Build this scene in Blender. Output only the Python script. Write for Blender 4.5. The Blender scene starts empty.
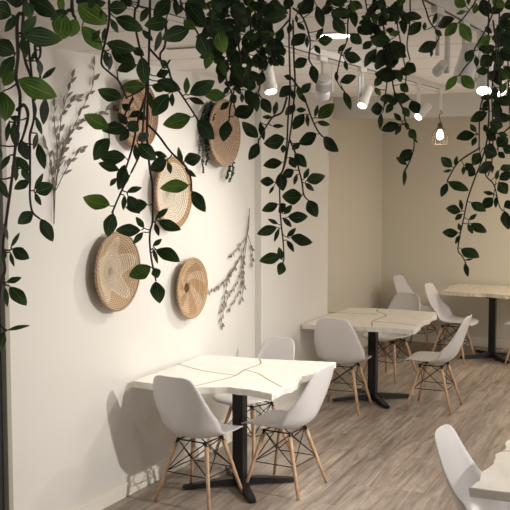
import bpy, bmesh, math, random
from mathutils import Vector, Matrix
from math import sin, cos, pi, radians
random.seed(7)
C = bpy.context.scene.collection
# ------------------------------------------------------------------ camera
CAM = Vector((3.48, 0.0, 2.07)); YAW = radians(25.8); PIT = math.atan(82/1000.0); F = 1000.0
cam_d = bpy.data.cameras.new('camera'); cam = bpy.data.objects.new('camera', cam_d); C.objects.link(cam)
cam.location = CAM; cam.rotation_euler = (pi/2-PIT, 0, YAW)
cam_d.sensor_fit = 'HORIZONTAL'; cam_d.sensor_width = 36; cam_d.lens = F/510*36; cam_d.clip_start = .05
bpy.context.scene.camera = cam
RGT = Vector((cos(YAW), sin(YAW), 0)); FWD = Vector((-sin(YAW), cos(YAW), 0)); UP = Vector((0, 0, 1))
def ray(px, py):                       # direction with unit horizontal-forward component
    u, v = (px-255)/F, (255-py)/F
    f = cos(PIT)+v*sin(PIT); z = -sin(PIT)+v*cos(PIT)
    return (RGT*u + FWD*f + UP*z)/f
def at(px, py, D): return CAM + ray(px, py)*D          # point at forward distance D
def onz(px, py, z):
    r = ray(px, py); return CAM + r*((z-CAM.z)/r.z)
def onx(px, py, x):
    r = ray(px, py); return CAM + r*((x-CAM.x)/r.x)
# ------------------------------------------------------------------ helpers
def link(name, me, mats=(), parent=None):
    o = bpy.data.objects.new(name, me); C.objects.link(o)
    for m in (mats if isinstance(mats, (list, tuple)) else [mats]): me.materials.append(m)
    if parent is not None: o.parent = parent
    return o
def obj(name, bm, mats=(), parent=None, smooth=False):
    me = bpy.data.meshes.new(name); bm.normal_update(); bm.to_mesh(me); bm.free()
    if smooth: me.polygons.foreach_set('use_smooth', [True]*len(me.polygons))
    return link(name, me, mats, parent)
def empty(name, loc, label=None, cat=None, group=None, rz=0):
    o = bpy.data.objects.new(name, None); C.objects.link(o); o.location = loc; o.rotation_euler = (0, 0, rz)
    o.empty_display_size = .05
    return tag(o, label, cat, group)
def tag(o, label=None, cat=None, group=None, kind=None):
    if label: o['label'] = label
    if cat: o['category'] = cat
    if group: o['group'] = group
    if kind: o['kind'] = kind
    return o
def box(bm, x0, x1, y0, y1, z0, z1, bevel=0):
    r = bmesh.ops.create_cube(bm, size=1)
    for v in r['verts']:
        v.co = Vector((x0 if v.co.x < 0 else x1, y0 if v.co.y < 0 else y1, z0 if v.co.z < 0 else z1))
    if bevel:
        es = list({e for v in r['verts'] for e in v.link_edges})
        bmesh.ops.bevel(bm, geom=es, offset=bevel, segments=2, affect='EDGES', profile=.5)
def cat(ps, n=5):                       # Catmull-Rom through points
    if len(ps) < 3: return [Vector(p) for p in ps]
    P = [ps[0]*2-ps[1]] + list(ps) + [ps[-1]*2-ps[-2]]; out = []
    for i in range(1, len(P)-2):
        a, b, c, d = P[i-1:i+3]
        for k in range(n):
            t = k/n
            out.append(.5*((2*b)+(c-a)*t+(2*a-5*b+4*c-d)*t*t+(3*b-a-3*c+d)*t**3))
    out.append(P[-2].copy()); return out
def tube(bm, ps, r0, r1=None, seg=6):
    if r1 is None: r1 = r0
    ps = [Vector(p) for p in ps]; n = len(ps); rings = []
    ref = Vector((.31, .27, .91))
    for i, p in enumerate(ps):
        t = (ps[min(i+1, n-1)]-ps[max(i-1, 0)])
        if t.length < 1e-7: t = Vector((0, 0, 1))
        t.normalize()
        a = t.cross(ref)
        if a.length < .1: a = t.cross(Vector((1, 0, 0)))
        a.normalize(); b = t.cross(a); r = r0+(r1-r0)*i/max(1, n-1)
        rings.append([bm.verts.new(p+(a*cos(2*pi*k/seg)+b*sin(2*pi*k/seg))*r) for k in range(seg)])
    for A, B in zip(rings, rings[1:]):
        for k in range(seg): bm.faces.new((A[k], A[(k+1) % seg], B[(k+1) % seg], B[k]))
    bm.faces.new(rings[0][::-1]); bm.faces.new(rings[-1])
def lathe(bm, prof, seg=32, axis='z', close=False):
    rings = []
    for r, h in prof:
        ring = []
        for k in range(seg):
            a = 2*pi*k/seg
            ring.append(bm.verts.new((r*cos(a), r*sin(a), h) if axis == 'z' else (h, r*cos(a), r*sin(a))))
        rings.append(ring)
    for A, B in zip(rings, rings[1:]):
        for k in range(seg): bm.faces.new((A[k], A[(k+1) % seg], B[(k+1) % seg], B[k]))
    bm.faces.new(rings[0][::-1]); bm.faces.new(rings[-1])
# ------------------------------------------------------------------ materials
def srgb(r, g, b):
    f = lambda c: (c/255/12.92) if c/255 <= .04045 else ((c/255+.055)/1.055)**2.4
    return (f(r), f(g), f(b), 1)
def mat(name, col, rough=.5, metal=0, spec=.5):
    m = bpy.data.materials.new(name); m.use_nodes = True
    b = m.node_tree.nodes['Principled BSDF']
    b.inputs['Base Color'].default_value = col; b.inputs['Roughness'].default_value = rough
    b.inputs['Metallic'].default_value = metal; b.inputs['Specular IOR Level'].default_value = spec
    return m
class N:
    def __init__(s, m): s.m = m; s.t = m.node_tree; s.b = s.t.nodes['Principled BSDF']
    def n(s, ty, **k):
        x = s.t.nodes.new(ty)
        for a, v in k.items():
            if a.startswith('i_'): x.inputs[a[2:].replace('_', ' ')].default_value = v
            else: setattr(x, a, v)
        return x
    def l(s, a, b): s.t.links.new(a, b)
    def math(s, op, a, b=None, c=None):
        x = s.t.nodes.new('ShaderNodeMath'); x.operation = op
        for i, v in enumerate((a, b, c)):
            if v is None: continue
            if isinstance(v, (int, float)): x.inputs[i].default_value = v
            else: s.l(v, x.inputs[i])
        return x.outputs[0]
    def ramp(s, fac, stops):
        r = s.t.nodes.new('ShaderNodeValToRGB'); e = r.color_ramp.elements
        while len(e) > 1: e.remove(e[-1])
        e[0].position, e[0].color = stops[0]
        for p, c in stops[1:]: x = e.new(p); x.color = c
        s.l(fac, r.inputs[0]); return r.outputs[0]
    def mix(s, fac, a, b, bt='MIX'):
        x = s.t.nodes.new('ShaderNodeMix'); x.data_type = 'RGBA'; x.blend_type = bt
        for i, v in ((0, fac), (6, a), (7, b)):
            if isinstance(v, (int, float, tuple)): x.inputs[i].default_value = v
            else: s.l(v, x.inputs[i])
        return x.outputs[2]
    def bump(s, h, st, d=.01):
        x = s.t.nodes.new('ShaderNodeBump'); x.inputs['Strength'].default_value = st; x.inputs['Distance'].default_value = d
        s.l(h, x.inputs['Height']); s.l(x.outputs[0], s.b.inputs['Normal'])
def obco(n, gen='Object'): return n.n('ShaderNodeTexCoord').outputs[gen]
def m_wall(name='wall_paint', col=srgb(219, 216, 209), rough=.38):
    m = mat(name, col, rough, 0, .45); n = N(m)
    no = n.n('ShaderNodeTexNoise', i_Scale=90.0, i_Detail=3.0); n.l(obco(n), no.inputs['Vector'])
    n.bump(no.outputs[0], .06, .003); return m
WALL = m_wall(); WALLW = m_wall('far_wall_paint', srgb(224, 218, 203), .34)
HEAD = m_wall('header_paint', srgb(206, 202, 194), .6)
TRIMP = mat('baseboard_paint', srgb(232, 226, 214), .35); CASE = mat('casing_paint', srgb(170, 165, 152), .4)
DARKD = mat('dark_door', srgb(52, 54, 52), .5)
def m_ceil():
    m = mat('ceiling_panel', srgb(236, 226, 216), .6); n = N(m)
    g = n.n('ShaderNodeNewGeometry').outputs['Position']; s = n.n('ShaderNodeSeparateXYZ'); n.l(g, s.inputs[0])
    fy = n.math('ABSOLUTE', n.math('SUBTRACT', n.math('FRACT', n.math('DIVIDE', n.math('ADD', s.outputs[1], -.03+.3), .6)), .5))
    fx = n.math('ABSOLUTE', n.math('SUBTRACT', n.math('FRACT', n.math('DIVIDE', n.math('ADD', s.outputs[0], .7), 1.2)), .5))
    ly = n.math('LESS_THAN', fy, .0085); lx = n.math('LESS_THAN', fx, .0035)
    ln = n.math('MAXIMUM', ly, lx)
    no = n.n('ShaderNodeTexNoise', i_Scale=160.0, i_Detail=2.0); n.l(g, no.inputs['Vector'])
    c = n.mix(ln, srgb(244, 240, 236), srgb(140, 132, 124)); n.l(c, n.b.inputs['Base Color'])
    h = n.math('SUBTRACT', n.math('MULTIPLY', no.outputs[0], .15), ln); n.bump(h, .5, .004); return m
CEIL = m_ceil()
def m_floor():
    m = mat('grey_oak_planks', srgb(140, 125, 112), .42); n = N(m)
    g = n.n('ShaderNodeNewGeometry').outputs['Position']
    mp = n.n('ShaderNodeMapping'); mp.inputs['Rotation'].default_value = (0, 0, radians(-92.5+0)); n.l(g, mp.inputs[0])
    br = n.n('ShaderNodeTexBrick', offset=.37, i_Scale=1.0, i_Mortar_Size=.0016, i_Brick_Width=1.22, i_Row_Height=.152, i_Bias=.0)
    br.inputs['Color1'].default_value = (0, 0, 0, 1); br.inputs['Color2'].default_value = (1, 1, 1, 1); br.inputs['Mortar'].default_value = (.5, .5, .5, 1)
    n.l(mp.outputs[0], br.inputs['Vector'])
    # per-plank shifted grain
    sc = n.n('ShaderNodeVectorMath', operation='MULTIPLY'); sc.inputs[1].default_value = (1.2, 15, 1); n.l(mp.outputs[0], sc.inputs[0])
    ad = n.n('ShaderNodeVectorMath', operation='ADD'); n.l(sc.outputs[0], ad.inputs[0])
    mu = n.n('ShaderNodeVectorMath', operation='SCALE'); mu.inputs['Scale'].default_value = 37.0; n.l(br.outputs['Color'], mu.inputs[0]); n.l(mu.outputs[0], ad.inputs[1])
    no = n.n('ShaderNodeTexNoise', i_Scale=1.0, i_Detail=8.0, i_Roughness=.65, i_Distortion=.9); n.l(ad.outputs[0], no.inputs['Vector'])
    sc2 = n.n('ShaderNodeVectorMath', operation='MULTIPLY'); sc2.inputs[1].default_value = (1.4, 5.5, 1); n.l(mp.outputs[0], sc2.inputs[0])
    n2 = n.n('ShaderNodeTexNoise', i_Scale=1.6, i_Detail=5.0, i_Roughness=.6, i_Distortion=1.6); n.l(sc2.outputs[0], n2.inputs['Vector'])
    grain = n.ramp(no.outputs[0], [(.3, srgb(116, 103, 92)), (.45, srgb(153, 140, 128)), (.6, srgb(175, 163, 151)), (.75, srgb(197, 186, 174))])
    patch = n.ramp(n2.outputs[0], [(.32, (.72, .7, .68, 1)), (.5, (.94, .93, .92, 1)), (.66, (1.12, 1.1, 1.08, 1))])
    c = n.mix(.85, grain, patch, 'MULTIPLY')
    tone = n.ramp(br.outputs['Color'], [(0, (.84, .84, .84, 1)), (1, (1.08, 1.07, 1.06, 1))])
    c = n.mix(1.0, c, tone, 'MULTIPLY')
    c = n.mix(n.math('MULTIPLY', br.outputs['Fac'], .55), c, srgb(80, 68, 58)); n.l(c, n.b.inputs['Base Color'])
    n.bump(no.outputs[0], .12, .003); return m
FLOOR = m_floor()
SHELL = mat('white_shell_plastic', srgb(222, 220, 221), .3, 0, .5)
def m_wood():
    m = mat('beech_dowel', srgb(205, 160, 122), .45); n = N(m)
    mp = n.n('ShaderNodeMapping'); mp.inputs['Scale'].default_value = (60, 60, 5); n.l(obco(n), mp.inputs[0])
    no = n.n('ShaderNodeTexNoise', i_Scale=1.0, i_Detail=4.0); n.l(mp.outputs[0], no.inputs['Vector'])
    n.l(n.ramp(no.outputs[0], [(.3, srgb(182, 144, 110)), (.7, srgb(216, 182, 148))]), n.b.inputs['Base Color']); return m
WOOD = m_wood()
BLACK = mat('black_wire', srgb(26, 22, 22), .45, .3); POST = mat('black_powder_coat', srgb(22, 23, 26), .35, .2)
def m_top():
    m = mat('cream_tabletop', srgb(240, 234, 220), .3, 0, .5); n = N(m)
    no = n.n('ShaderNodeTexNoise', i_Scale=7.0, i_Detail=6.0, i_Distortion=1.0); n.l(obco(n), no.inputs['Vector'])
    n.l(n.ramp(no.outputs[0], [(.3, srgb(232, 228, 217)), (.7, srgb(244, 241, 233))]), n.b.inputs['Base Color'])
    n.bump(no.outputs[0], .05, .003); return m
TOP = m_top()
def m_top2():
    m = mat('pale_wood_tabletop', srgb(222, 206, 180), .4); n = N(m)
    mp = n.n('ShaderNodeMapping'); mp.inputs['Scale'].default_value = (14, 2, 2); n.l(obco(n), mp.inputs[0])
    no = n.n('ShaderNodeTexNoise', i_Scale=1.4, i_Detail=6.0, i_Distortion=2.0); n.l(mp.outputs[0], no.inputs['Vector'])
    n.l(n.ramp(no.outputs[0], [(.3, srgb(216, 202, 180)), (.7, srgb(238, 230, 214))]), n.b.inputs['Base Color']); return m
TOP2 = m_top2()
INLAY = mat('bronze_inlay', srgb(164, 140, 108), .5, 0)
WHITEM = mat('white_metal', srgb(224, 222, 218), .4); RIBM = mat('ribbed_grey_metal', srgb(200, 198, 196), .4, .3)
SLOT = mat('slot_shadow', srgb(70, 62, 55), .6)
def emis(name, col, st):
    m = mat(name, (0, 0, 0, 1)); b = m.node_tree.nodes['Principled BSDF']
    b.inputs['Emission Color'].default_value = col; b.inputs['Emission Strength'].default_value = st; return m
LENS = emis('lamp_lens', (1, .93, .82, 1), 14); BULB = emis('filament_bulb', (1, .84, .6, 1), 9)
BRASS = mat('bronze_wire', srgb(96, 78, 66), .5, .2)
def m_leaf(name, dark, mid, vein, rough=.36):
    m = mat(name, mid, rough, 0, .25); n = N(m)
    uv = n.n('ShaderNodeUVMap'); uv.uv_map = 'leaf'; s = n.n('ShaderNodeSeparateXYZ'); n.l(uv.outputs[0], s.inputs[0])
    v = n.math('ABSOLUTE', s.outputs[1])
    no = n.n('ShaderNodeTexNoise', i_Scale=45.0, i_Detail=4.0); n.l(obco(n), no.inputs['Vector'])
    vv = n.math('ADD', v, n.math('MULTIPLY', n.math('SUBTRACT', no.outputs[0], .5), .16))
    st = n.math('POWER', n.math('ABSOLUTE', n.math('COSINE', n.math('MULTIPLY', vv, pi*3.0))), 10.0)
    st = n.math('MULTIPLY', st, n.math('SUBTRACT', 1.0, n.math('MULTIPLY', s.outputs[0], .55)))
    mid_ = n.math('LESS_THAN', v, .045)
    base = n.ramp(no.outputs[0], [(.35, dark), (.7, mid)])
    tip = n.math('MULTIPLY', n.math('POWER', s.outputs[0], 3.0), .4)
    base = n.mix(tip, base, vein)
    c = n.mix(n.math('MULTIPLY', st, .33), base, vein); c = n.mix(n.math('MULTIPLY', mid_, .5), c, vein)
    a = n.n('ShaderNodeAttribute'); a.attribute_name = 'tone'
    c = n.mix(1.0, c, a.outputs['Color'], 'MULTIPLY')
    n.l(c, n.b.inputs['Base Color']); n.bump(st, .25, .001)
    t = n.n('ShaderNodeBsdfTranslucent'); n.l(c, t.inputs[0])
    mx = n.n('ShaderNodeMixShader'); mx.inputs[0].default_value = .14
    n.l(n.b.outputs[0], mx.inputs[1]); n.l(t.outputs[0], mx.inputs[2]); n.l(mx.outputs[0], n.t.nodes['Material Output'].inputs[0]); return m
LEAF = m_leaf('dark_leaf', srgb(22, 48, 24), srgb(40, 74, 36), srgb(122, 146, 92))
LEAFB = m_leaf('bright_leaf', srgb(50, 94, 30), srgb(92, 138, 44), srgb(180, 200, 104))
LEAFG = m_leaf('grey_leaf', srgb(74, 84, 74), srgb(104, 112, 100), srgb(134, 140, 126), .7)
STEM = mat('dark_stem', srgb(46, 36, 30), .6)
DRY = mat('dried_leaf', srgb(122, 114, 102), .8); DRYS = mat('dried_twig', srgb(92, 78, 64), .8); OLIVE = mat('olive_leaf', srgb(128, 126, 84), .7)
DGREEN = mat('dark_trailing_leaf', srgb(36, 52, 42), .6)
def m_basket(name, kind):
    m = mat(name, srgb(190, 160, 125), .8, 0, .2); n = N(m)
    s = n.n('ShaderNodeSeparateXYZ'); n.l(obco(n), s.inputs[0])      # local x = out of the wall, y/z = disc plane
    y, z = s.outputs[1], s.outputs[2]
    r = n.math('SQRT', n.math('ADD', n.math('MULTIPLY', y, y), n.math('MULTIPLY', z, z)))
    th = n.math('ARCTAN2', z, y)
    stitch = n.math('SINE', n.math('ADD', n.math('MULTIPLY', th, 52.0), n.math('MULTIPLY', r, 480.0)))
    coil = n.math('SINE', n.math('MULTIPLY', r, 2*pi/.0130))
    w = n.math('MULTIPLY', n.math('ADD', n.math('MULTIPLY', stitch, .5), n.math('MULTIPLY', coil, .5)), .5)
    wf = n.math('ADD', w, .5)
    no = n.n('ShaderNodeTexNoise', i_Scale=60.0, i_Detail=4.0); n.l(obco(n), no.inputs['Vector'])
    if kind == 'petal':
        p = n.math('SINE', n.math('MULTIPLY', th, 5.0))
        lim = n.math('ADD', n.math('MULTIPLY', p, .045), .16)
        k = n.math('GREATER_THAN', r, lim)
        k2 = n.math('LESS_THAN', n.math('ABSOLUTE', n.math('SUBTRACT', r, lim)), .008)
        c = n.mix(k, srgb(202, 186, 164), srgb(188, 164, 134)); c = n.mix(k2, c, srgb(212, 196, 172))
    elif kind == 'swirl':
        p = n.math('SINE', n.math('ADD', n.math('MULTIPLY', th, 5.0), n.math('MULTIPLY', r, 34.0)))
        c = n.mix(n.math('GREATER_THAN', p, .1), srgb(180, 150, 116), srgb(200, 174, 148))
        c = n.mix(n.math('LESS_THAN', r, .034), c, srgb(120, 88, 52))
        c = n.mix(n.math('GREATER_THAN', r, .185), c, srgb(190, 162, 126))
    elif kind == 'cream':
        c = n.mix(n.math('GREATER_THAN', r, .205), srgb(228, 218, 198), srgb(198, 160, 112))
    elif kind == 'brown':
        c = n.mix(n.math('GREATER_THAN', n.math('SINE', n.math('MULTIPLY', r, 120.0)), .2), srgb(176, 142, 118), srgb(198, 172, 146))
    else:
        c = n.mix(no.outputs[0], srgb(164, 134, 112), srgb(200, 178, 154))
    dk = n.mix(wf, (.38, .34, .29, 1), (1.25, 1.25, 1.25, 1)); c = n.mix(.9, c, dk, 'MULTIPLY')
    c = n.mix(n.math('MULTIPLY', n.math('SUBTRACT', .6, no.outputs[0]), .5), c, srgb(120, 90, 60))
    n.l(c, n.b.inputs['Base Color']); n.bump(n.math('ADD', w, n.math('MULTIPLY', no.outputs[0], .4)), .9, .004); return m
# ------------------------------------------------------------------ setting
CZ = 2.77; XB = .055; YS = 7.2; YH = 8.75; XR = -.5; YB = 11.85
def st(name, x0, x1, y0, y1, z0, z1, m, bevel=0):
    bm = bmesh.new(); box(bm, x0, x1, y0, y1, z0, z1, bevel); return tag(obj(name, bm, m), kind='structure')
st('floor', -.7, 7.1, -3.1, YB+.1, -.1, 0, FLOOR)
st('ceiling', -.7, 7.1, -3.1, YB+.1, CZ, CZ+.1, CEIL)
bm = bmesh.new(); box(bm, -.5, 0, 4.18, YS, 0, CZ); tag(obj('wall_left', bm, WALL), kind='structure')
bm = bmesh.new(); box(bm, -.5, XB, YS, YH, 0, CZ)
es = [e for e in bm.edges if all(v.co.x > 0 and v.co.y > YH-.01 for v in e.verts)]
bmesh.ops.bevel(bm, geom=es, offset=.13, segments=12, affect='EDGES', profile=.5)
tag(obj('wall_left_middle', bm, WALL), kind='structure')
st('wall_left_far', XR-.1, XR, YH, YB, 0, CZ, WALLW)
st('wall_left_near', -.1, 0, -3, 3.2, 0, CZ, WALL)
st('wall_back', XR-.1, 7.1, YB, YB+.1, 0, CZ, WALLW)
st('wall_right', 7, 7.1, -3, YB, 0, CZ, WALL)
st('wall_front', -.1, 7.1, -3.1, -3, 0, CZ, WALL)
st('trim_1', XB, 7, YH, YH+.16, 2.57, CZ, HEAD)             # header beam over the opening
st('trim_2', -.06, .012, 4.143, 4.18, 0, CZ, CASE, .003)      # casing of the doorway at the left edge
st('trim_3', -.06, .012, 3.2, 3.24, 0, CZ, CASE, .003)
st('door_1', -.06, -.02, 3.24, 4.143, 0, CZ, DARKD)
def board(name, x0, x1, y0, y1):
    bm = bmesh.new(); box(bm, x0, x1, y0, y1, 0, .092, .003); tag(obj(name, bm, TRIMP), kind='structure')
board('baseboard_left', 0, .013, 4.18, YS); board('baseboard_left_middle', XB, XB+.013, YS, YH-.13)
board('baseboard_step', 0.013, XB+.013, YS-.013, YS)
board('baseboard_left_far', XR, XR+.013, YH, YB); board('baseboard_back', XR+.013, 7, YB-.013, YB)
# ------------------------------------------------------------------ chairs
def shell_mesh():
    bm = bmesh.new()
    #      y      z     hw    curl
    K = [(.238, .400, .120, .000), (.234, .412, .172, .002), (.218, .422, .206, .006), (.17, .427, .226, .012), (.10, .418, .236, .022), (.02, .407, .240, .036),
         (-.06, .400, .243, .054), (-.125, .412, .245, .078), (-.182, .455, .247, .096), (-.214, .51, .245, .094), (-.237, .57, .236, .068),
         (-.262, .645, .218, .046), (-.286, .72, .194, .032), (-.303, .775, .170, .025), (-.311, .803, .150, .021), (-.316, .820, .122, .018), (-.318, .829, .080, .014)]
    pts = [Vector((0, k[0], k[1])) for k in K]; U = 17; grid = []
    cp = cat(pts, 3); aux = cat([Vector((k[2], k[3], 0)) for k in K], 3); n = len(cp)
    for i in range(n):
        t = (cp[min(i+1, n-1)]-cp[max(i-1, 0)]).normalized()
        nr = Vector((0, t.z, -t.y))            # towards the sitter
        if nr.z < 0 and nr.y < 0: nr = -nr
        row = []
        for j in range(U):
            u = -1+2*j/(U-1); a = abs(u)
            row.append(bm.verts.new(cp[i]+Vector((.945*aux[i].x*u*(1-.03*a**4), 0, 0))+nr*(aux[i].y*a**2.4)))
        grid.append(row)
    for A, B in zip(grid, grid[1:]):
        for j in range(U-1): bm.faces.new((A[j], A[j+1], B[j+1], B[j]))
    bmesh.ops.recalc_face_normals(bm, faces=bm.faces)
    bmesh.ops.solidify(bm, geom=bm.faces[:], thickness=.007)
    bmesh.ops.recalc_face_normals(bm, faces=bm.faces)
    return bm
FX, FY0, FY1 = .205, .195, -.205              # feet
TX, TY0, TY1 = .115, .100, -.095
def legpt(sx, s, z):
    k = z/.370; return Vector((sx*(FX+(TX-FX)*k), (FY0 if s > 0 else FY1)*(1-k)+(TY0 if s > 0 else TY1)*k, z))
def make_chair():
    t = empty('shell_chair', (0, 0, 0))
    sm = shell_mesh(); bmesh.ops.translate(sm, verts=sm.verts, vec=(0, 0, .010)); obj('seat_shell', sm, SHELL, t, True)
    for sx in (-1, 1):
        for s in (-1, 1):
            bm = bmesh.new(); tube(bm, [legpt(sx, s, 0), legpt(sx, s, .15), legpt(sx, s, .3), legpt(sx, s, .370)], .0105, .0155, 10)
            obj('leg', bm, WOOD, t, True)
    bm = bmesh.new(); r = .0036
    for sx in (-1, 1):
        a, b = legpt(sx, 1, .19), legpt(sx, -1, .19)
        tube(bm, [a, b], r); tube(bm, [a, Vector((sx*.10, -.09, .385))], r); tube(bm, [b, Vector((sx*.10, .10, .385))], r)
        for s in (-1, 1): tube(bm, [legpt(sx, s, .35), Vector((sx*.10, (.10 if s > 0 else -.09), .400))], .009)
        tube(bm, [Vector((sx*.10, .12, .390)), Vector((sx*.10, -.11, .390))], .005)
    for s in (-1, 1):
        a, b = legpt(-1, s, .19), legpt(1, s, .19); y = .10 if s > 0 else -.09
        tube(bm, [a, b], r); tube(bm, [a, Vector((.10, y, .385))], r); tube(bm, [b, Vector((-.10, y, .385))], r)
        tube(bm, [Vector((-.115, y, .390)), Vector((.115, y, .390))], .005)
    obj('wire_brace', bm, BLACK, t)
    return t
proto = None
def chair(x, y, yaw, label):                # yaw: room direction faced, 0 = +Y
    global proto
    if proto is None: o = proto = make_chair()
    else:
        o = proto.copy(); C.objects.link(o)
        for ch in list(proto.children):
            c = ch.copy(); C.objects.link(c); c.parent = o
    o.location = (x, y, 0); o.rotation_euler = (0, 0, radians(yaw))
    tag(o, label, 'chair', 'white shell chairs with wooden legs'); return o
chair(.445, 5.47, -5, 'white shell chair seen from behind, at near side of the front left table')
chair(.84, 5.92, 86, 'white shell chair in profile, tucked at right side of the front left table')
chair(.32, 6.50, 160, 'white shell chair facing us across the front left table, only its back above the top')
chair(.40, 8.16, 3, 'white shell chair seen from behind, at near side of the middle table')
chair(.36, 9.60, 162, 'white shell chair facing us at far side of the middle table')
chair(1.108, 8.545, 91, 'white shell chair in profile facing left, at right side of the middle table')
chair(.68, 10.84, -93, 'white shell chair facing right, at left end of the table by the back wall')
chair(.10, 11.52, -96, 'dim white shell chair in the far corner, behind the chair of the back table')
chair(1.46, 10.98, 90, 'white shell chair cut by right edge of photo, right of the back table post')
chair(2.525, 4.66, -91, 'closest white shell chair at bottom right, back towards the left')
# ------------------------------------------------------------------ tables
def table(zt, outline, base, label, topm, veins, pname='bistro_table', fl=.385, rot=0):
    bx, by = base; t = empty(pname, (bx, by, 0), label, 'table', 'wavy edged bistro tables on black pedestals')
    L = lambda p: Vector((p.x-bx, p.y-by, p.z))
    th = .042; bm = bmesh.new()
    n = len(outline); dense = []
    for i in range(n):
        a, b = outline[i], outline[(i+1) % n]; d = (b-a); k = max(2, int(d.length/.035)); nn = Vector((d.y, -d.x, 0)).normalized()
        for j in range(k):
            q = j/k; am = .006*sin(pi*q)*random.uniform(-1, 1) if d.length > .12 else 0
            dense.append(L(a+d*q+nn*am))
    tp = [bm.verts.new(p) for p in dense]
    ct = sum(dense, Vector())/len(dense)
    lo = [bm.verts.new(Vector((p.x, p.y, zt-th))-(p-ct).normalized()*Vector((1, 1, 0)).length*random.uniform(0, .008)) for p in dense]
    for v in lo: v.co.z = zt-th
    bm.faces.new(tp); bm.faces.new(lo[::-1]); m = len(tp)
    for i in range(m): bm.faces.new((tp[i], lo[i], lo[(i+1) % m], tp[(i+1) % m]))
    bmesh.ops.recalc_face_normals(bm, faces=bm.faces)
    es = [e for e in bm.edges if e.verts[0] in tp and e.verts[1] in tp]
    es = [e for e in bm.edges if len(e.link_faces) == 2 and all(abs(v.co.z-zt) < 1e-5 for v in e.verts)]
    bmesh.ops.bevel(bm, geom=es, offset=.0035, segments=2, affect='EDGES')
    top = obj('tabletop', bm, topm, t)
    for v in veins:
        bm = bmesh.new(); P = cat([L(onz(x, y, zt)) for x, y in v], 6)
        for p in P: p.z = zt-.0022
        tube(bm, P, .0066, None, 8); 
        for vv in bm.verts: vv.co.z = zt-.0010+(vv.co.z-zt+.0022)*.4
        obj('inlay', bm, INLAY, top)
    bm = bmesh.new(); box(bm, -.038, .038, -.038, .038, .03, zt-th-.012, .004); obj('post', bm, POST, t)
    bm = bmesh.new(); box(bm, -.22, .22, -.03, .03, zt-th-.014, zt-th, .002); box(bm, -.03, .03, -.22, .22, zt-th-.0139, zt-th-.0001, .002); obj('top_bracket', bm, POST, t)
    bm = bmesh.new()
    for k in range(4):
        a = rot+k*pi/2; d = Vector((cos(a), sin(a), 0)); e = Vector((-sin(a), cos(a), 0)); R = []
        for q, wd, h in ((0, .036, .062), (.45, .032, .05), (.85, .029, .034), (.97, .026, .028), (1, .016, .022)):
            c = d*fl*q; zb = .008 if q > .8 else .014
            R.append([bm.verts.new(c+e*wd+UP*zb), bm.verts.new(c+e*wd*.8+UP*h), bm.verts.new(c-e*wd*.8+UP*h), bm.verts.new(c-e*wd+UP*zb)])
        for A, B in zip(R, R[1:]):
            for j in range(4): bm.faces.new((A[j], A[(j+1) % 4], B[(j+1) % 4], B[j]))
        bm.faces.new(R[0][::-1]); bm.faces.new(R[-1])
    bmesh.ops.recalc_face_normals(bm, faces=bm.faces)
    b = obj('pedestal_base', bm, POST, t)
    for k in range(4):
        a = rot+k*pi/2; bm = bmesh.new(); lathe(bm, [(.012, 0), (.014, .004), (.014, .014)], 12)
        g = obj('glide', bm, BLACK, b); g.location = (cos(a)*(fl-.03), sin(a)*(fl-.03), 0)
    return t
Z = .75
def out(ps): return [onz(x, y, Z) for x, y in ps]
o1 = out([(133, 381), (158, 384.5), (186, 388), (196, 387.2), (228, 387), (250, 389.5), (272, 394), (277, 391.5), (283, 388), (292, 386), (299, 381.5), (302, 376.5), (311, 374.5), (317, 371.5), (319.5, 366.5), (336, 362), (300, 360.5), (259, 358.5), (230, 356), (200, 354.7)])
for p in o1: p.x = max(p.x, .010)
table(Z, o1, (.56, 5.81), 'cream wavy edged table with bronze inlay lines, front left beside the wall', TOP,
      [[(259.5, 359), (260, 364), (245, 369.6), (235.5, 375.5), (222, 379.5), (195, 386)], [(244, 369.6), (258, 373.5), (269, 380), (282, 387)], [(178, 364), (201.6, 370.4), (231.5, 374.8), (236, 375)]], rot=radians(39))
o2 = out([(301, 324), (330, 326), (350, 326), (372, 327), (392, 328), (414, 330), (420, 326), (423, 321.5), (430, 319.5), (432, 316.5), (437, 315), (436, 312), (400, 309.5), (370, 308), (336, 306.8)])
for p in o2: p.x = max(p.x, XB+.012)
table(Z, o2, (.52, 8.60), 'cream table with thin dark crack lines, middle one near the wall corner', TOP,
      [[(379, 308.8), (377, 311), (386, 315.5), (373, 321), (372, 326.5)], [(322, 312), (345, 313), (378, 314.5)], [(374, 321.5), (395, 323), (416, 325.5)]], rot=radians(39))
for nm in ():
    pass
o3 = [Vector((x, y, Z)) for x, y in ((.50, 10.96), (.75, 10.90), (1.0, 10.95), (1.2, 10.90), (1.5, 10.93), (1.53, 11.2), (1.5, 11.80), (1.0, 11.79), (.5, 11.80), (.46, 11.5), (.51, 11.2))]
table(Z, o3, (1.04, 11.17), 'pale wood look table at the back wall, rightmost of the far ones', TOP2, [], rot=radians(39))
o4 = out([(468, 487.5), (480, 480), (482, 471), (494, 462.5), (495, 454), (505.7, 448.5), (506, 441), (511, 438)])
e = Vector((1, .0, 0)); a0, b0 = o4[0], o4[-1]
o4 = o4 + [b0+e*.25+Vector((0, .02, 0)), b0+e*.55, b0+e*.93, Vector((a0.x+1.0, (a0.y+b0.y)/2, Z)), a0+e*.95+Vector((0, -.02, 0)), a0+e*.5+Vector((0, -.03, 0)), a0+e*.2+Vector((0, .012, 0))]
table(Z, o4, (a0.x+.55, (a0.y+b0.y)/2), 'cream wavy edged table corner at bottom right of the photo', TOP, [[(499, 452), (505, 451), (530, 451)]], rot=radians(39))
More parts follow.
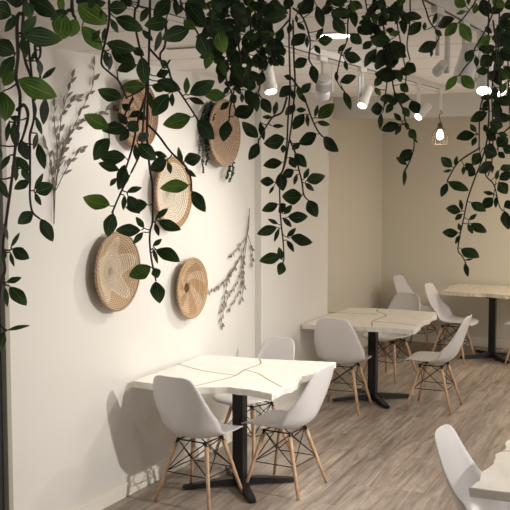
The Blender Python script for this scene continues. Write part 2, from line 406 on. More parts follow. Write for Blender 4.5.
# ------------------------------------------------------------------ baskets on the wall
def basket(px, py, dia, depth, kind, label, tilt=0, lip=.012, name='woven_basket'):
    c = onx(px, py, depth*.8); t = empty(name, (.0, c.y, c.z), label, 'basket', 'woven baskets hung on the wall'); R = dia/2
    bm = bmesh.new(); prof_in, prof_out = [], []
    n = 44
    for i in range(n+1):
        q = i/n; r = R*q; s = max(0, (q-.45)/.55)
        h = depth*(s*s*(3-2*s))
        prof_in.append((max(r, .0008), h+.010+.0016*sin(2*pi*r/.0098)))
    for i in range(n, -1, -1):
        q = i/n; r = R*q*1.015; s = max(0, (q-.45)/.55); h = depth*(s*s*(3-2*s))
        prof_out.append((max(r, .0008), h+.0))
    lathe(bm, prof_in+prof_out, 72, 'x'); bmesh.ops.recalc_face_normals(bm, faces=bm.faces)
    m = m_basket('weave_'+kind, kind); obj('basket_dish', bm, m, t, True)
    bm = bmesh.new(); P = [Vector((depth+.006, (R+.002)*cos(2*pi*k/60), (R+.002)*sin(2*pi*k/60))) for k in range(61)]
    tube(bm, P, lip*.8, None, 10); obj('rim', bm, m_basket('rim_'+kind, 'plain' if kind != 'swirl' else 'swirl'), t, True)
    return t
basket(116, 271, .475, .055, 'petal', 'large round basket with petal weave, leftmost of the wall baskets')
basket(190.5, 288, .41, .05, 'swirl', 'small round basket with dark centre and swirl petals, lowest, above the front table')
basket(172, 193, .47, .05, 'cream', 'round basket with cream middle and tan rim, between the other baskets')
basket(137, 115, .42, .06, 'brown', 'brown woven basket high on the wall behind the vines, upper left')
basket(222.5, 133, .47, .07, 'rough', 'rough brown woven basket hung highest right with a dark plant behind')
# ------------------------------------------------------------------ dried sprigs and plant on the wall
def blade(bm, p, d, nrm, L, W, uvl=None, tone=None, cl=None, mi=0, arch=.1, fold=.12):
    d = d.normalized(); sd = d.cross(nrm).normalized(); nrm = sd.cross(d).normalized(); rows = []; K = 9
    for i in range(K+1):
        q = i/K; hw = W/2*PROF(q)
        c = p+d*L*q+nrm*(L*arch*sin(pi*q))*-1+nrm*(L*.05)
        rows.append([(c+sd*hw*v*1.0-nrm*(hw*fold*(1-abs(v))*1.6), (q, v)) for v in (-1, -.5, 0, .5, 1)])
    vs = [[(bm.verts.new(a), b) for a, b in r] for r in rows]
    for A, B in zip(vs, vs[1:]):
        for j in range(4):
            qd = (A[j], A[j+1], B[j+1], B[j])
            try: f = bm.faces.new([x[0] for x in qd])
            except ValueError: continue
            f.smooth = True; f.material_index = mi
            if uvl is not None:
                for lp, x in zip(f.loops, qd): lp[uvl].uv = x[1]; lp[cl] = (tone, tone, tone, 1)
def PROF(q):
    q = min(max(q, 0), 1)
    return max(.0, (1.0*(q/.40)**.62 if q < .40 else 1-((q-.40)/.60)**1.75*.82 - .18*max(0, (q-.40)/.60)**8)) if q not in (0, 1) else .02
def sprig(lines, label, leafL, gap, fat=1.0, name='dried_sprig', mleaf=DRY, xo=.016):
    t = empty(name, onx(*lines[0][0], .012), label, 'dried branch', 'dried branches fixed to the wall')
    off = t.location.copy(); bs = bmesh.new(); bl = bmesh.new()
    for ln in lines:
        P = cat([onx(x, y, xo)-off for x, y in ln], 8)
        tube(bs, P, .0028, .0012, 6); acc = 0; sgn = 1; tot = sum((b-a).length for a, b in zip(P, P[1:])); run = 0
        for a, b in zip(P, P[1:]):
            run += (b-a).length; acc += (b-a).length
            if acc > gap and run > tot*.32:
                acc = 0; sgn = -sgn; d = (b-a).normalized(); sdv = Vector((1, 0, 0)).cross(d)*sgn
                blade(bl, b, d*1.15+sdv*random.uniform(.3, .75)+Vector((random.uniform(.0, .5), 0, 0)), Vector((1, random.uniform(-.6, .2), random.uniform(-.4, .4))), leafL*random.uniform(.7, 1.2), leafL*fat*random.uniform(.36, .52))
        d = (P[-1]-P[-2]); blade(bl, P[-1], d, Vector((1, -.3, 0)), leafL, leafL*.35)
    obj('twig', bs, DRYS, t, True); obj('dried_leaves', bl, mleaf, t, True); return t
sprig([[(54, 224), (54, 190), (58, 150), (62, 115), (70, 85), (72, 78)], [(54, 222), (56, 180), (64, 145), (82, 122), (93, 118)],
       [(54, 218), (57, 175), (68, 140), (84, 105), (93, 85), (94, 66)], [(54, 222), (53, 185), (49, 155), (46, 145)], [(56, 190), (66, 170), (76, 155), (82, 150)],
       [(62, 115), (68, 105), (78, 98)], [(58, 150), (54, 120), (54, 108)], [(82, 122), (100, 114), (112, 108)], [(56, 185), (60, 160), (67, 140)]],
      'tall grey dried leafy branch on the wall at left, stems pointing down', .062, .046, .8)
sprig([[(249.5, 208), (248, 232), (240, 258), (226, 280), (207, 294)], [(249, 215), (246, 245), (243, 265), (236, 285), (228, 297), (222, 318), (222, 325)],
       [(249, 225), (244, 250), (243, 270), (240, 290), (230, 308)], [(246, 238), (238, 248), (232, 255)], [(248, 235), (252, 250), (252, 262)], [(240, 258), (229, 278), (224, 300), (221, 310)], [(243, 268), (244, 285), (241, 300)]],
      'grey dried branch hung upside down beside the wall step', .044, .034, 1.35)
# dark trailing plant tucked behind the highest basket
c5 = onx(206, 118, .02); t5 = empty('trailing_plant', (0.012, c5.y, c5.z), 'dark green small leaved plant spilling from behind the upper right basket', 'plant')
bs = bmesh.new(); bl = bmesh.new()
for (ln) in ([(212, 108), (207, 112), (201, 128), (199, 150)], [(212, 106), (206, 116), (203, 140), (202, 160), (203, 172)], [(213, 112), (208, 130), (207, 155), (206, 165)], [(214, 104), (208, 104), (203, 112), (200, 120)], [(213, 118), (206, 122), (201, 140)], [(214, 110), (210, 122), (206, 138), (205, 150)],
             [(212, 104), (206, 108), (204, 125), (204, 142)], [(229, 164), (228, 172), (226, 178)], [(233, 162), (232, 172), (229, 181)], [(213, 108), (209, 116), (205, 130), (201, 145)]):
    P = cat([onx(x, y, .028 if y < 160 or x < 215 else .05)-t5.location for x, y in ln], 8); tube(bs, P, .0016, .0012, 5)
    for k, p in enumerate(P):
        for r in range(3):
            d = Vector((random.uniform(-.2, .8), random.uniform(-1, 1), random.uniform(-1, .5)))
            blade(bl, p, d, Vector((1, -.4, .1)), random.uniform(.016, .028)*(1 if k < len(P)*.75 else .7), random.uniform(.012, .018))
obj('trailing_stems', bs, STEM, t5, True); obj('small_leaves', bl, DGREEN, t5, True)
# ------------------------------------------------------------------ ceiling track lights
def rail(x, y0, y1, label):
    t = empty('track_rail', (x, (y0+y1)/2, CZ), label, 'track rail')
    bm = bmesh.new(); h = (y1-y0)/2; box(bm, -.018, .018, -h, h, -.034, 0, .002); r = obj('rail_body', bm, WHITEM, t)
    bm = bmesh.new(); box(bm, -.006, .006, -h+.01, h-.01, -.0355, -.0335); obj('rail_slot', bm, SLOT, r)
rail(1.30, 3.3, 8.1, 'white lighting track on the ceiling, left one carrying the cage pendant'); rail(2.36, 2.2, 6.6, 'white lighting track on the ceiling, right one, closest to us')
LIGHTS = []
def head(px, py, X, aim, label, L=.15, R=.036, lit=True, power=60, ribs=False, size=58, aw=.017):
    r = ray(px, py); D = (X-CAM.x)/r.x; p = CAM+r*D
    t = empty('track_spotlight', (X, p.y, CZ-.034), label, 'spotlight', 'white track spotlights')
    o = p-t.location; d = (Vector(aim)-p).normalized()
    bm = bmesh.new(); box(bm, -.014, .014, -.055, .055, -.028, 0, .003); obj('track_adapter', bm, WHITEM, t)
    side = d.cross(UP).normalized(); 
    bm = bmesh.new(); piv = o-d*L*.45
    tube(bm, [Vector((0, 0, -.02)), Vector((0, 0, min(-.05, piv.z+R+.03)))], .008, None, 10)
    sv = Vector((side.x, side.y, 0)).normalized(); fv = Vector((-sv.y, sv.x, 0)); zb = piv.z-.02
    for s in (1,):
        c0 = Vector((0, 0, -.028)); c1 = Vector((piv.x, piv.y, 0))+sv*s*(R+.008)
        vs = []
        for (cc, z) in ((c0, -.026), (c0+(c1-c0)*Vector((1, 1, 0)), -.05), (c1, zb)):
            z_ = z; q = Vector((cc.x, cc.y, z_))
            vs.append([bm.verts.new(q+fv*a_*aw+sv*b_*.004) for a_, b_ in ((-1, -1), (1, -1), (1, 1), (-1, 1))])
        for A, B in zip(vs, vs[1:]):
            for k in range(4): bm.faces.new((A[k], A[(k+1) % 4], B[(k+1) % 4], B[k]))
        bm.faces.new(vs[0][::-1]); bm.faces.new(vs[-1])
        tube(bm, [Vector((c1.x, c1.y, piv.z)), piv+sv*R*.5], .010, None, 12)
    bmesh.ops.recalc_face_normals(bm, faces=bm.faces)
    obj('bracket_arm', bm, WHITEM, t)
    bm = bmesh.new()
    prof = [(R*.55, -L*.02), (R*.8, 0), (R*.86, L*.1)]
    if ribs:
        for k in range(8): prof += [(R*1.0, L*(.14+k*.06)), (R*.82, L*(.155+k*.06)), (R*.82, L*(.185+k*.06))]
    prof += [(R*.9, L*.62), (R, L*.7), (R, L), (R*.86, L), (R*.82, L*.93), (.001, L*.93)]
    lathe(bm, prof, 28, 'z'); bmesh.ops.recalc_face_normals(bm, faces=bm.faces)
    q = d.to_track_quat('Z', 'Y'); h = obj('lamp_head', bm, RIBM if ribs else WHITEM, t, False); h.rotation_mode = 'QUATERNION'; h.rotation_quaternion = q; h.location = o-d*L
    bm = bmesh.new(); lathe(bm, [(R*.8, L*.94), (R*.8, L*.955), (R*.3, L*.962)], 24); obj('lens', bm, LENS if lit else RIBM, h)
    if power:
        ld = bpy.data.lights.new('spot', 'SPOT'); ld.energy = power; ld.spot_size = radians(size); ld.spot_blend = 1; ld.shadow_soft_size = .035; ld.color = (1, .95, .89)
        lo = bpy.data.objects.new('spotlight_beam', ld); C.objects.link(lo); lo.location = p+d*.012; lo.rotation_euler = d.to_track_quat('-Z', 'Y').to_euler()
head(271, 92, 1.30, (2.0, 4.0, .2), 'white track spotlight with lit lens, leftmost under the left track', power=25)
head(322, 96, 1.30, (.6, 6.6, 1.0), 'ribbed white track spotlight turned away from us', .13, .045, False, 12, True)
head(362, 106, 1.30, (1.1, 4.4, .5), 'white track spotlight with lit lens, third along the left track', .16, .032, power=55, size=85)
head(418, 117, 1.30, (.3, 5.0, .7), 'white track spotlight with lit lens, just left of the cage pendant', .15, .034, power=120, size=95)
head(437, 72, 2.36, (.2, 6.6, 1.0), 'small track spotlight tilted sideways, first along the right track', .07, .022, power=40)
head(463, 78, 2.36, (1.4, 6.2, .5), 'bulky white track spotlight with its back to us, right track', .17, .045, False, 45, aw=.024)
head(484, 91, 2.36, (2.6, 3.4, .2), 'white track spotlight with lit lens near the right edge vines', .15, .04, power=25)
head(500, 94, 2.36, (3.4, 4.6, 0), 'rightmost white track spotlight with lit lens among the vines', .15, .04, power=25)
# recessed round downlight, slot vents
p = onz(335, 35.5, CZ-.004); t = empty('ceiling_downlight', (p.x, p.y, CZ-.001), 'round lit downlight set in the ceiling above the left track', 'ceiling light')
bm = bmesh.new(); lathe(bm, [(.105, 0), (.105, -.006), (.09, -.009), (.09, -.001)], 40); obj('trim_ring', bm, WHITEM, t, True)
bm = bmesh.new(); lathe(bm, [(.088, -.001), (.088, -.004), (.02, -.0045)], 40); obj('diffuser', bm, LENS, t)
def vent(pa, pb, label):
    a, b = onz(*pa, CZ), onz(*pb, CZ); x0, x1 = min(a.x, b.x), max(a.x, b.x); y = (a.y+b.y)/2
    t = empty('slot_vent', ((x0+x1)/2, y, CZ), label, 'air vent', 'dark slot vents in the ceiling'); h = (x1-x0)/2
    bm = bmesh.new(); box(bm, -h, h, -.03, .03, -.006, 0, .002); f = obj('vent_frame', bm, WHITEM, t)
    bm = bmesh.new(); box(bm, -h+.01, h-.01, -.022, .022, -.008, -.005); obj('slot', bm, SLOT, f)
vent((166, 48), (200, 46), 'short dark slot vent in the ceiling, upper left behind the vines'); vent((401, 97.5), (452, 96.5), 'dark slot vent in the ceiling just before the header beam')
# cage pendant
r = ray(440, 135); D_P = (1.30-CAM.x)/r.x; p = CAM+r*D_P
t = empty('cage_pendant', (1.30, p.y, CZ-.034), 'small pendant lamp with wire cage and glowing bulb, hanging from left track', 'pendant lamp'); o = p.z-(CZ-.034)
bm = bmesh.new(); box(bm, -.016, .016, -.06, .06, -.03, 0, .003); tube(bm, [(0, 0, -.03), (0, 0, -.16)], .013, None, 12); obj('canopy_adapter', bm, WHITEM, t)
bm = bmesh.new(); tube(bm, cat([Vector(q) for q in ((0, 0, -.16), (.012, .004, -.19), (-.008, 0, -.2), (0, 0, o+.11), (0, 0, o+.085))], 6), .003, None, 8); obj('cord', bm, BLACK, t, True)
bm = bmesh.new(); lathe(bm, [(.006, o+.10), (.014, o+.095), (.02, o+.07), (.022, o+.05), (.012, o+.045)], 20); obj('lamp_socket', bm, BRASS, t, True)
bm = bmesh.new(); lathe(bm, [(.010, o+.045), (.014, o+.036), (.026, o+.012), (.029, o-.008), (.022, o-.03), (.006, o-.038)], 24); obj('bulb', bm, BULB, t, True)
bm = bmesh.new()
for k in range(10):
    a = 2*pi*k/10; tube(bm, cat([Vector((cos(a)*q, sin(a)*q, o+h)) for q, h in ((.02, .06), (.042, .045), (.062, .01), (.066, -.02), (.058, -.075))], 4), .0016, None, 5)
for q, h in ((.0655, -.01), (.058, -.075), (.040, .046)):
    tube(bm, [Vector((cos(2*pi*k/32)*q, sin(2*pi*k/32)*q, o+h)) for k in range(33)], .0016, None, 5)
obj('wire_cage', bm, BRASS, t)
# ------------------------------------------------------------------ hanging vines
VG = 'leafy vines hanging down from the ceiling'
# each vine: distance, label, stems, leaves (base x, y, tip x, y, width, tone), dense fills
V = {}
V['A'] = (1.5, 'closest large leaved vine hanging along the left edge of the photo', [[(26,-4),(18,15),(17,33),(18,55),(16,77),(20,95),(19,118),(15,150),(13,170),(6,222),(3,248),(5,270),(1,282),(-2,318),(5,331)],[(17,110),(24,105),(28,115),(25,130),(20,145)]],
 """16,16,4,32,8 12,15,-8,5,18 24,3,4,-4,14 27,2,31,19,11 29,-3,59,15,17 23,34,63,40,18 22,32,37,16,10 23,36,26,58,8 15,53,-8,42,17 14,56,0,78,12 13,70,3,86,12b
 3,91,6,121,17b 18,80,57,97,20b 21,120,10,117,6 9,121,6,142,5 14,122,16,148,9 10,155,0,170,6 -2,145,2,160,4 16,160,13,176,6 -3,178,8,199,8 11,247,20,232,4 12,249,29,259,12 10,252,14,267,4
 7,282,22,277,6 10,286,27,305,13 5,287,7,307,5 7,330,30,325,4 4,331,0,352,7 6,250,2,262,5 4,225,8,240,4g""", [])
V['B'] = (1.85, 'vine with few small leaves and twin stems, second from the left edge', [[(24,-4),(22,36),(25,60),(31,78),(33,100),(34,118),(30,135),(30,150),(30,180),(30,198),(32.5,212),(40,219)],[(28,40),(30,60),(32,78)],[(35,45),(36,57),(39,67),(40,79),(35,100)],[(35,45),(40,47),(40,56),(37,60)]],
 """42,79,56,67,5 45,98,43,125,9g 36,117,42,135,5 34,100,35,120,4g 37,133,33,150,5g 38,144,44,170,9 20,140,28,160,11g 17,157,28,172,9 15,158,17,175,6 29,180,14,189,9 22,168,29,181,7 34,190,43,173,5
 36,192,54,185,13 35,193,41,206,5 33,212,18,224,12 41,219,53,242,12 16,168,16,181,5 39,60,41,76,6g 36,50,31,62,4""", [])
V['C0'] = (1.6, 'short bright leaved vine end at top left, right of the big dark leaf', [[(72,-4),(68,10),(65,15)],[(72,-2),(75,17),(76,20)]],
 "64,14,61,40,19b 76,19,70,37,13b 60,-6,62,16,7b 66,10,50,20,9", [])
V['C'] = (2.0, 'vine with large overlapping leaves ending beside the upper left basket', [[(109,-4),(109,20),(105,42),(102,55),(102,65),(110,73),(118,80),(123,90),(127,99)],[(90,-4),(84,4),(80,6)]],
 """78,5,107,25,20b 82,26,103,50,14b 85,5,106,3,10 100,10,107,22,6 108,8,127,8,13 111,19,118,33,6 116,18,144,29,14 105,28,102,42,4 105,51,107,67,6 111,55,109,71,5g 106,44,136,50,13 111,48,135,64,15 117,70,137,64,10
 146,86,120,88,13b 122,99,98,90,13 96,-3,88,8,10 92,40,100,30,6 76,2,92,-6,10""", [])
V['D'] = (2.05, 'vine with curved stem ending in a leaf above the leftmost basket', [[(139,-4),(135,10),(135,25),(139,45),(142,60),(146,85),(145,100),(143,125),(141,150),(133,169),(122,190),(112,213)],[(145,98),(138,120),(133,145),(127,165),(125,170)],[(133,98),(126,112),(124,120)]],
 """121,-2,127,9,6 127,-2,131,7,7 148,8,140,22,7 133,48,144,56,8 142,57,145,85,13 142,30,153,41,6 109,128,84,115,14b 127,127,102,130,13 129,129,120,141,9 129,117,141,111,6 127,125,118,113,8 128,122,139,131,11 109,138,93,160,14
 126,158,99,157,14 119,170,98,163,9 135,145,137,162,6 138,144,156,160,14 137,140,149,134,9g 125,165,119,190,12 116,178,110,186,5 127,192,142,187,6 124,195,123,210,5 128,196,140,214,12 110,206,83,198,15b 113,213,107,237,13
 130,110,122,104,7 136,112,146,120,8 131,90,138,80,6""", [])
V['E'] = (2.1, 'long branching vine passing the cream basket, its lowest leaf pointing down', [[(150,-4),(149,50),(148,85),(147,130),(148,150),(150,170),(152.5,187),(152.5,220),(150,232),(150,247),(152.5,265),(156,281)],[(149,48),(158,58),(168,68),(172,80),(187,103),(198,120)],[(147,124),(158,135),(170,151),(186,167),(191,180),(191,191)],[(166,20),(165,45),(160,55),(164,68),(170,60)]],
 """168,21,144,25,14 170,0,154,17,14 161,31,155,52,6g 175,30,162,40,9b 156,76,169,71,8 157,81,181,90,13 168,94,152,116,15 152,85,165,90,8 149,92,152,110,6 154,152,167,157,6 167,160,150,170,13 168,162,171,174,5
 148,205,126,208,13 141,230,116,230,12 144,228,136,217,6 143,232,133,244,6 156,218,168,208,6 158,221,181,230,11 155,223,159,236,5 153,246,162,239,5 156,249,180,261,13 153,248,158,264,4 151,267,129,277,15b 154,268,158,278,9 156,281,160,303,14
 182,164,178,147,5 184,161,201,157,13 189,185,160,188,13b 191,191,205,212,12 185,169,196,177,5 191,117,163,125,15b 186,94,187,77,6b 190,94,215,80,14 189,98,205,104,6 172,93,172,107,5 198,120,215,139,15 160,70,165,80,5 168,66,160,60,5""", [])
V['F0'] = (2.1, 'vine with big drooping leaves at the top, above the cream basket', [[(180,-4),(186,12),(196,30),(199,36)],[(200,-4),(208,5),(212,20),(210,36)]],
 "186,3,207,27,18 206,22,226,38,16 218,32,224,53,14b 199,35,209,58,14 212,52,205,69,9b 190,29,162,39,15 184,20,195,30,9b 175,-2,177,16,6 182,4,178,14,6 212,0,222,12,10 200,2,186,-6,10 170,2,160,-6,10 196,-2,206,8,9 188,0,200,10,10", [])
V['F'] = (2.35, 'thick clump of dark leaves trailing over the upper right basket', [[(222,-4),(226,30),(228,60),(226,78),(232,95),(230,108),(229,121)],[(232,-4),(238,40),(240,70),(233,95),(236,112)],[(225,60),(228,68),(222,78)]],
 "226,96,203,94,11b 229,102,220,110,6 228,121,224,142,12 234,116,254,108,14 231,95,236,103,8 242,93,242,103,4 246,90,256,108,12 241,67,230,85,12 224,70,220,84,8g 236,60,226,50,9g", [(212,246,-4,64,62,17,9),(224,252,60,90,16,14,8)])
V['G'] = (2.5, 'thick clump of dark leaves hanging left of the long twin stemmed vine', [[(250,-4),(252,40),(262,60),(260,85),(258,92)],[(262,-4),(268,30),(274,45),(272,65)],[(287,97),(282,112),(273,117),(266,127),(258,142)],[(289,20),(280,30),(270,38)]],
 """255,8,285,14,13 262,20,287,16,10 262,22,272,34,14 255,12,259,32,14 283,29,276,44,8 268,39,281,54,15 280,46,284,56,8 278,55,284,66,8 270,57,271,66,5 255,40,258,49,7 265,58,265,71,6 263,72,258,86,9 258,55,256,68,10
 274,115,277,101,5 272,117,262,117,4 272,126,284,126,4 260,122,264,140,6 262,98,271,113,10 256,92,257,112,7 258,138,242,122,11 259,143,249,160,10 254,80,248,92,9 243,50,238,64,9""", [(238,276,-4,60,36,17,9)])
V['H'] = (2.7, 'longest vine at the middle with twin dark stems, hanging right of the wall step', [[(290,-4),(290,12),(289,40),(290,85),(288,120),(287,142),(284,165),(280,180),(280,205),(281,222),(283,240),(284,258),(283,263)],[(293,8),(303,18),(310,40),(309,58),(312,65)],[(292,78),(301,92),(307,105),(312,119),(318,131),(323,137)],[(290,140),(296,155),(299,170),(302,182),(304,195),(309,201)],[(293,20),(294,60),(295,85),(292,120),(289,142),(284,168),(277,180)]],
 """291,86,279,97,10 297,92,307,103,5 301,93,311,83,8 295,105,285,115,8 296,110,306,110,5 304,114,293,130,10 307,114,308,127,4 315,117,318,105,4 318,118,334,103,12b 317,122,330,125,5 317,134,299,144,12 323,137,338,152,11
 300,143,292,150,6 285,139,264,144,14 283,145,283,153,5 295,153,307,167,10 290,157,296,168,8 282,162,263,165,10 274,182,260,181,9 274,186,269,194,3 280,173,283,191,11 294,170,282,177,9 297,174,294,185,4 304,179,309,168,5
 306,181,325,176,11 305,183,314,191,5 308,200,317,217,12 302,196,282,197,15 278,204,262,211,9 279,209,286,204,7 284,214,292,205,6 288,217,308,217,11 283,218,292,227,5 278,224,268,219,4 277,227,257,234,10 279,228,274,242,4
 287,237,296,228,5 290,238,312,243,11 287,240,294,252,5 281,256,259,261,11 282,260,279,247,6 283,262,279,275,9 290,-3,287,10,10 314,0,298,14,13 297,8,303,2,4 296,15,297,23,3 297,23,305,30,5 317,6,323,28,9 323,28,316,40,5
 305,34,291,46,11 307,36,307,48,4 318,41,333,39,10 315,45,320,54,5 307,59,293,67,10 312,65,316,84,9 284,76,293,79,5 291,24,288,34,5 292,90,294,100,5 279,208,284,212,7 298,86,301,98,6""", [])
V['I'] = (3.0, 'slim vine with small leaves in front of the ceiling downlight', [[(351,-4),(348,20),(347,40),(341,55),(337,75),(338,83),(345,92)]],
 "328,-2,345,6,8 333,18,345,34,11 331,12,350,12,9 351,8,355,28,8 358,34,370,26,12 350,34,362,44,10 344,56,361,60,11 343,55,352,47,4 345,60,347,71,4 338,52,346,44,5 340,82,356,76,9 344,91,351,110,7 336,72,337,82,4 347,2,338,-4,9 340,22,332,8,7", [(330,356,-4,14,7,15,8)])
V['J'] = (3.1, 'bushy vine clump right of centre with a thin curling tail below', [[(380,-4),(384,30),(390,60),(394,90),(403,110),(406,123),(413,135),(414,147),(411,158),(407,167),(405,171)],[(365,-4),(370,20),(380,40),(388,65),(386,90),(383,112)],[(404,-4),(397,18),(402,50),(406,75),(404,95)],[(410,-4),(410,20),(407,45),(410,60)]],
 """370,20,361,16,5 390,40,370,40,12 388,50,375,67,13 376,48,364,67,9 372,45,362,45,7b 393,41,403,58,14 397,76,375,74,14 406,63,416,72,9 385,64,395,67,5 380,62,376,70,7b 405,14,422,18,8 421,22,408,35,10 400,0,392,10,6
 383,108,371,110,12 385,105,386,97,4 393,103,386,113,7 410,99,392,97,10 388,94,392,104,7 412,100,418,114,11 403,107,409,117,7 381,113,380,130,5 401,121,394,113,5 399,124,381,130,10 401,125,395,135,5 406,122,408,130,4
 409,129,416,139,8 413,138,418,143,2 412,150,399,161,11 407,165,396,157,5 405,169,404,186,4 403,17,404,35,7 395,70,388,82,9 400,84,408,92,8""", [(368,402,-4,44,44,15,8),(374,404,44,100,24,14,8)])
V['K'] = (3.0, 'thin vine end with a few leaves before the ceiling tiles, right of the bushy clump', [[(422,-4),(426,10),(430,22),(436,30),(439,38),(436,42)]],
 "437,13,433,25,4 437,26,454,18,10 435,30,442,36,5 432,50,431,57,3 437,42,418,51,11 424,30,425,22,4", [])
V['L'] = (2.9, 'short vine tip with yellow green leaves at the top right', [[(477,-4),(468,12),(459,23)]],
 "457,23,444,36,10y 460,23,471,42,11y 466,6,454,0,9y 466,11,456,14,4y 469,-3,468,5,4 477,4,474,14,6b", [])
V['M'] = (2.95, 'side vine with paired leaves crossing the bulky track spotlight', [[(497,-4),(488,25),(475,48),(473,58),(466,66),(459,76)]],
 "490,36,477,48,10y 472,50,466,62,9 476,56,477,67,5 457,76,446,91,8b 461,76,474,89,11b 478,50,489,47,6", [])
V['N'] = (3.05, 'long vine at right hanging lowest over the back wall', [[(489,-4),(488,85),(489,110),(487,140),(480,165),(476,175),(468,198),(464,217),(460,235),(458,250),(462,256),(466,263)],[(485,94),(480,110),(479,148)],[(480,148),(465,157),(456,165),(447,181)],[(493,20),(496,50),(492,90),(493,130),(492,160),(488,176)]],
 """482,-1,488,17,12 492,-1,505,7,9b 485,28,492,33,5 492,56,480,66,13 487,112,470,121,10 480,109,489,109,4 475,134,456,138,10 476,132,470,124,5 476,137,472,146,5 490,122,503,127,12 492,126,494,137,9 484,125,488,133,5
 483,148,497,155,14 480,153,472,165,10 452,167,441,157,9 455,166,457,156,4 466,163,473,172,8 478,172,492,162,10 492,164,492,173,4 464,166,463,175,4 452,170,443,172,3 447,183,441,197,7 448,181,469,190,9 475,175,468,168,9
 462,210,460,199,4 461,211,446,208,9 462,214,455,220,5 471,202,486,211,9 469,220,477,214,4 471,223,487,232,9 468,224,473,234,5 461,231,458,223,4 458,233,442,233,9 460,235,455,244,4 461,248,479,257,11 465,260,473,259,2 465,263,468,277,5
 488,100,483,110,6 496,140,486,132,8""", [])
V['P'] = (3.15, 'vine right of the longest right hand one, ending in a drooping leaf at the edge', [[(500,-4),(498,60),(500,100),(490,140),(485,172),(494,185),(499,205),(503,211)],[(512,125),(502,135),(497,150)]],
 """493,198,482,208,10 494,194,483,192,4 496,197,496,208,4 499,182,507,194,11 496,180,498,170,4 499,180,512,172,9 504,207,514,202,9 504,211,508,230,10 497,36,500,46,8 497,25,500,35,4 493,50,503,65,12 503,70,490,81,11
 499,19,512,14,7 497,98,512,104,10 494,100,499,111,6 496,117,512,118,9 498,133,508,136,5 497,146,508,138,12 498,152,505,158,6 503,147,513,152,9 500,170,512,166,8""", [(488,506,10,100,16,15,8)])
V['Q'] = (3.3, 'dense vine cut by the right edge of the photo', [[(512,-4),(508,60),(510,120),(513,180)]],
 "510,20,500,30,12 505,40,514,54,12 504,67,514,72,6 508,88,514,98,9b 510,54,500,60,9", [(498,516,-4,110,26,16,9)])
COL = {'': 0, 'b': 1, 'y': 1, 'g': 2}
for key, (D, label, stems, leaves, fills) in V.items():
    rnd = random.Random(sum(map(ord, key))*13)
    o3 = at(*stems[0][0], D); root = empty('hanging_vine', (o3.x, o3.y, CZ), label, 'vine', VG); off = root.location.copy()
    bs = bmesh.new(); bl = bmesh.new(); uvl = bl.loops.layers.uv.new('leaf'); cl = bl.loops.layers.color.new('tone')
    nodes = []; ks = D/1000.0
    for i, ln in enumerate(stems):
        ph = rnd.uniform(0, 6)
        P = [at(x, y, D+.012*sin(ph+j*1.3)+(i*.008)) for j, (x, y) in enumerate(ln)]
        if ln[0][1] <= 0: P = [Vector((P[0].x+rnd.uniform(-.015, .015), P[0].y, CZ)), Vector((P[0].x, P[0].y, (P[0].z+CZ)/2))] + P
        P = [q-off for q in cat(P, 6)]; tube(bs, P, (.0030 if D < 2 else .0028), .0019, 6); nodes += P
    L = []
    for tkn in leaves.split():
        b = tkn[-1] if tkn[-1] in 'byg' else ''; v = [float(q) for q in tkn.rstrip('byg').split(',')]; L.append((*v, b))
    for x0, x1, y0, y1, n, ln_, wd in fills:
        for _ in range(n):
            x, y = rnd.uniform(x0, x1), rnd.uniform(y0, y1); a = rnd.choice((-1, 1))*rnd.uniform(.1, 1.5); l_ = ln_*rnd.uniform(.65, 1.1)
            L.append((x, y, x+sin(a)*l_, y+cos(a)*l_, wd*rnd.uniform(.6, 1.1), 'b' if rnd.random() < .08 else ''))
    bases = []
    for (x0, y0, x1, y1, wd, b) in L:
        dd = rnd.uniform(-.03, .03) if not fills else rnd.uniform(-.07, .07)
        D0 = D+dd; px = math.hypot(x1-x0, y1-y0)*ks; D1 = D0+px*rnd.uniform(-.35, .35)
        p0, p1 = at(x0, y0, D0), at(x1, y1, D1); ax = p1-p0; vw = (CAM-p0).normalized()
        sd = ax.cross(vw).normalized(); tau = rnd.uniform(-.7, .7) if wd > 7 else rnd.uniform(-.5, .5)
        nn = sd.cross(ax).normalized()
        if nn.dot(vw) < 0: nn = -nn
        nn = (nn*cos(tau)+sd*sin(tau)).normalized()
        tone = rnd.uniform(.72, 1.12)*(1.15 if b == 'y' else 1)*(.9 if D > 2.3 else 1)
        blade(bl, p0-off, ax, nn, ax.length, wd*ks/cos(tau)*1.1, uvl, tone, cl, COL[b], rnd.uniform(-.02, .10), rnd.uniform(.05, .22))
        bases.append((p0-off, wd))
    # petioles: join every leaf base to the nearest stem or already joined base
    todo = bases[:]; 
    best = [min(((b_-n_).length, k) for k, n_ in enumerate(nodes)) for b_, _ in todo]
    while todo:
        i = min(range(len(todo)), key=lambda q: best[q][0]); (b_, wd) = todo.pop(i); d_, k = best.pop(i); a_ = nodes[k]
        if d_ > .002:
            md = (a_+b_)/2+Vector((0, 0, -.06*d_)); tube(bs, cat([a_, md, b_], 3), .0015 if D < 2.5 else .0014, .0011, 5)
        nodes.append(b_); kk = len(nodes)-1
        for q in range(len(todo)):
            dq = (todo[q][0]-b_).length+.006
            if dq < best[q][0]: best[q] = (dq, kk)
    obj('vine_stem', bs, STEM, root, True)
    obj('vine_leaves', bl, [LEAF, LEAFB, LEAFG], root)
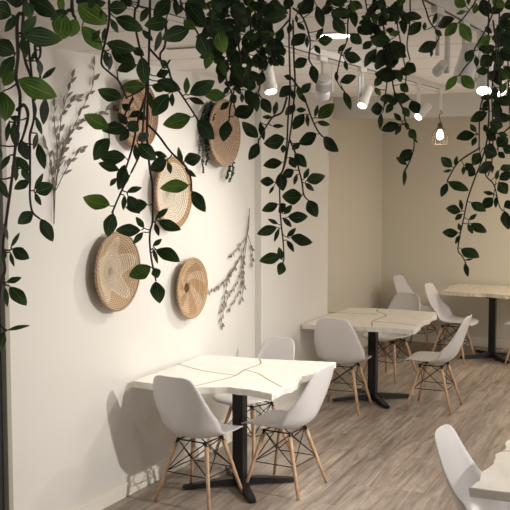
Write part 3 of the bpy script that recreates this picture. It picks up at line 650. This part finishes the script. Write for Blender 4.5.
# ------------------------------------------------------------------ light
def area(loc, rot, sx, sy, e, col):  # added area lights out of view, standing in for unseen lamps and daylight
    ld = bpy.data.lights.new('lamp', 'AREA'); ld.shape = 'RECTANGLE'; ld.size = sx; ld.size_y = sy; ld.energy = e; ld.color = col
    o = bpy.data.objects.new('unseen_fill_light', ld); C.objects.link(o); o.location = loc; o.rotation_euler = rot; return o
area((3.6, 5.2, CZ-.02), (0, 0, 0), 1.2, 3.0, 14, (1, .96, .91))  # added overhead fill, no fitting in the ceiling here
area((3.5, -.5, CZ-.02), (0, 0, 0), 2.4, 2.0, 16, (1, .95, .9))  # added overhead fill above the camera end of the room
area((4.2, 8.0, CZ-.02), (0, 0, 0), 1.2, 1.2, 80, (1, .95, .89))  # added overhead fill to brighten the far tables and floor
area((3.0, 10.6, CZ-.02), (0, 0, 0), 2.2, .8, 52, (1, .87, .71))
area((3.4, -2.9, 1.3), (pi/2+.5, 0, 0), 5.0, 2.0, 38, (.97, .98, 1))  # added window-like fill behind the camera, tilted up to brighten the ceiling
area((6.9, 5.5, 1.2), (0, pi/2+.5, 0), 2.0, 7.0, 38, (.98, .98, 1))  # added window-like fill at the right wall, tilted up as well
ld = bpy.data.lights.new('spot', 'SPOT'); ld.energy = 470; ld.spot_size = radians(60); ld.spot_blend = .9; ld.shadow_soft_size = .05; ld.color = (1, .96, .91)
lo = bpy.data.objects.new('spotlight_beam', ld); C.objects.link(lo); lo.location = (4.7, 5.75, 2.5); lo.rotation_euler = (Vector((0.1, 5.6, .9))-lo.location).to_track_quat('-Z', 'Y').to_euler()
pl = bpy.data.lights.new('pendant_glow', 'POINT'); pl.energy = 2; pl.color = (1, .85, .65); pl.shadow_soft_size = .03
o = bpy.data.objects.new('pendant_light', pl); C.objects.link(o); o.location = Vector((1.30, (CAM+ray(440, 135)*D_P).y, (CAM+ray(440, 135)*D_P).z-.055))
W = bpy.data.worlds.new('world'); bpy.context.scene.world = W; W.use_nodes = True
W.node_tree.nodes['Background'].inputs[0].default_value = (1, .95, .88, 1); W.node_tree.nodes['Background'].inputs[1].default_value = .3
s = bpy.context.scene; s.view_settings.view_transform = 'Standard'; s.view_settings.look = 'None'; s.view_settings.exposure = .02; s.view_settings.gamma = 1
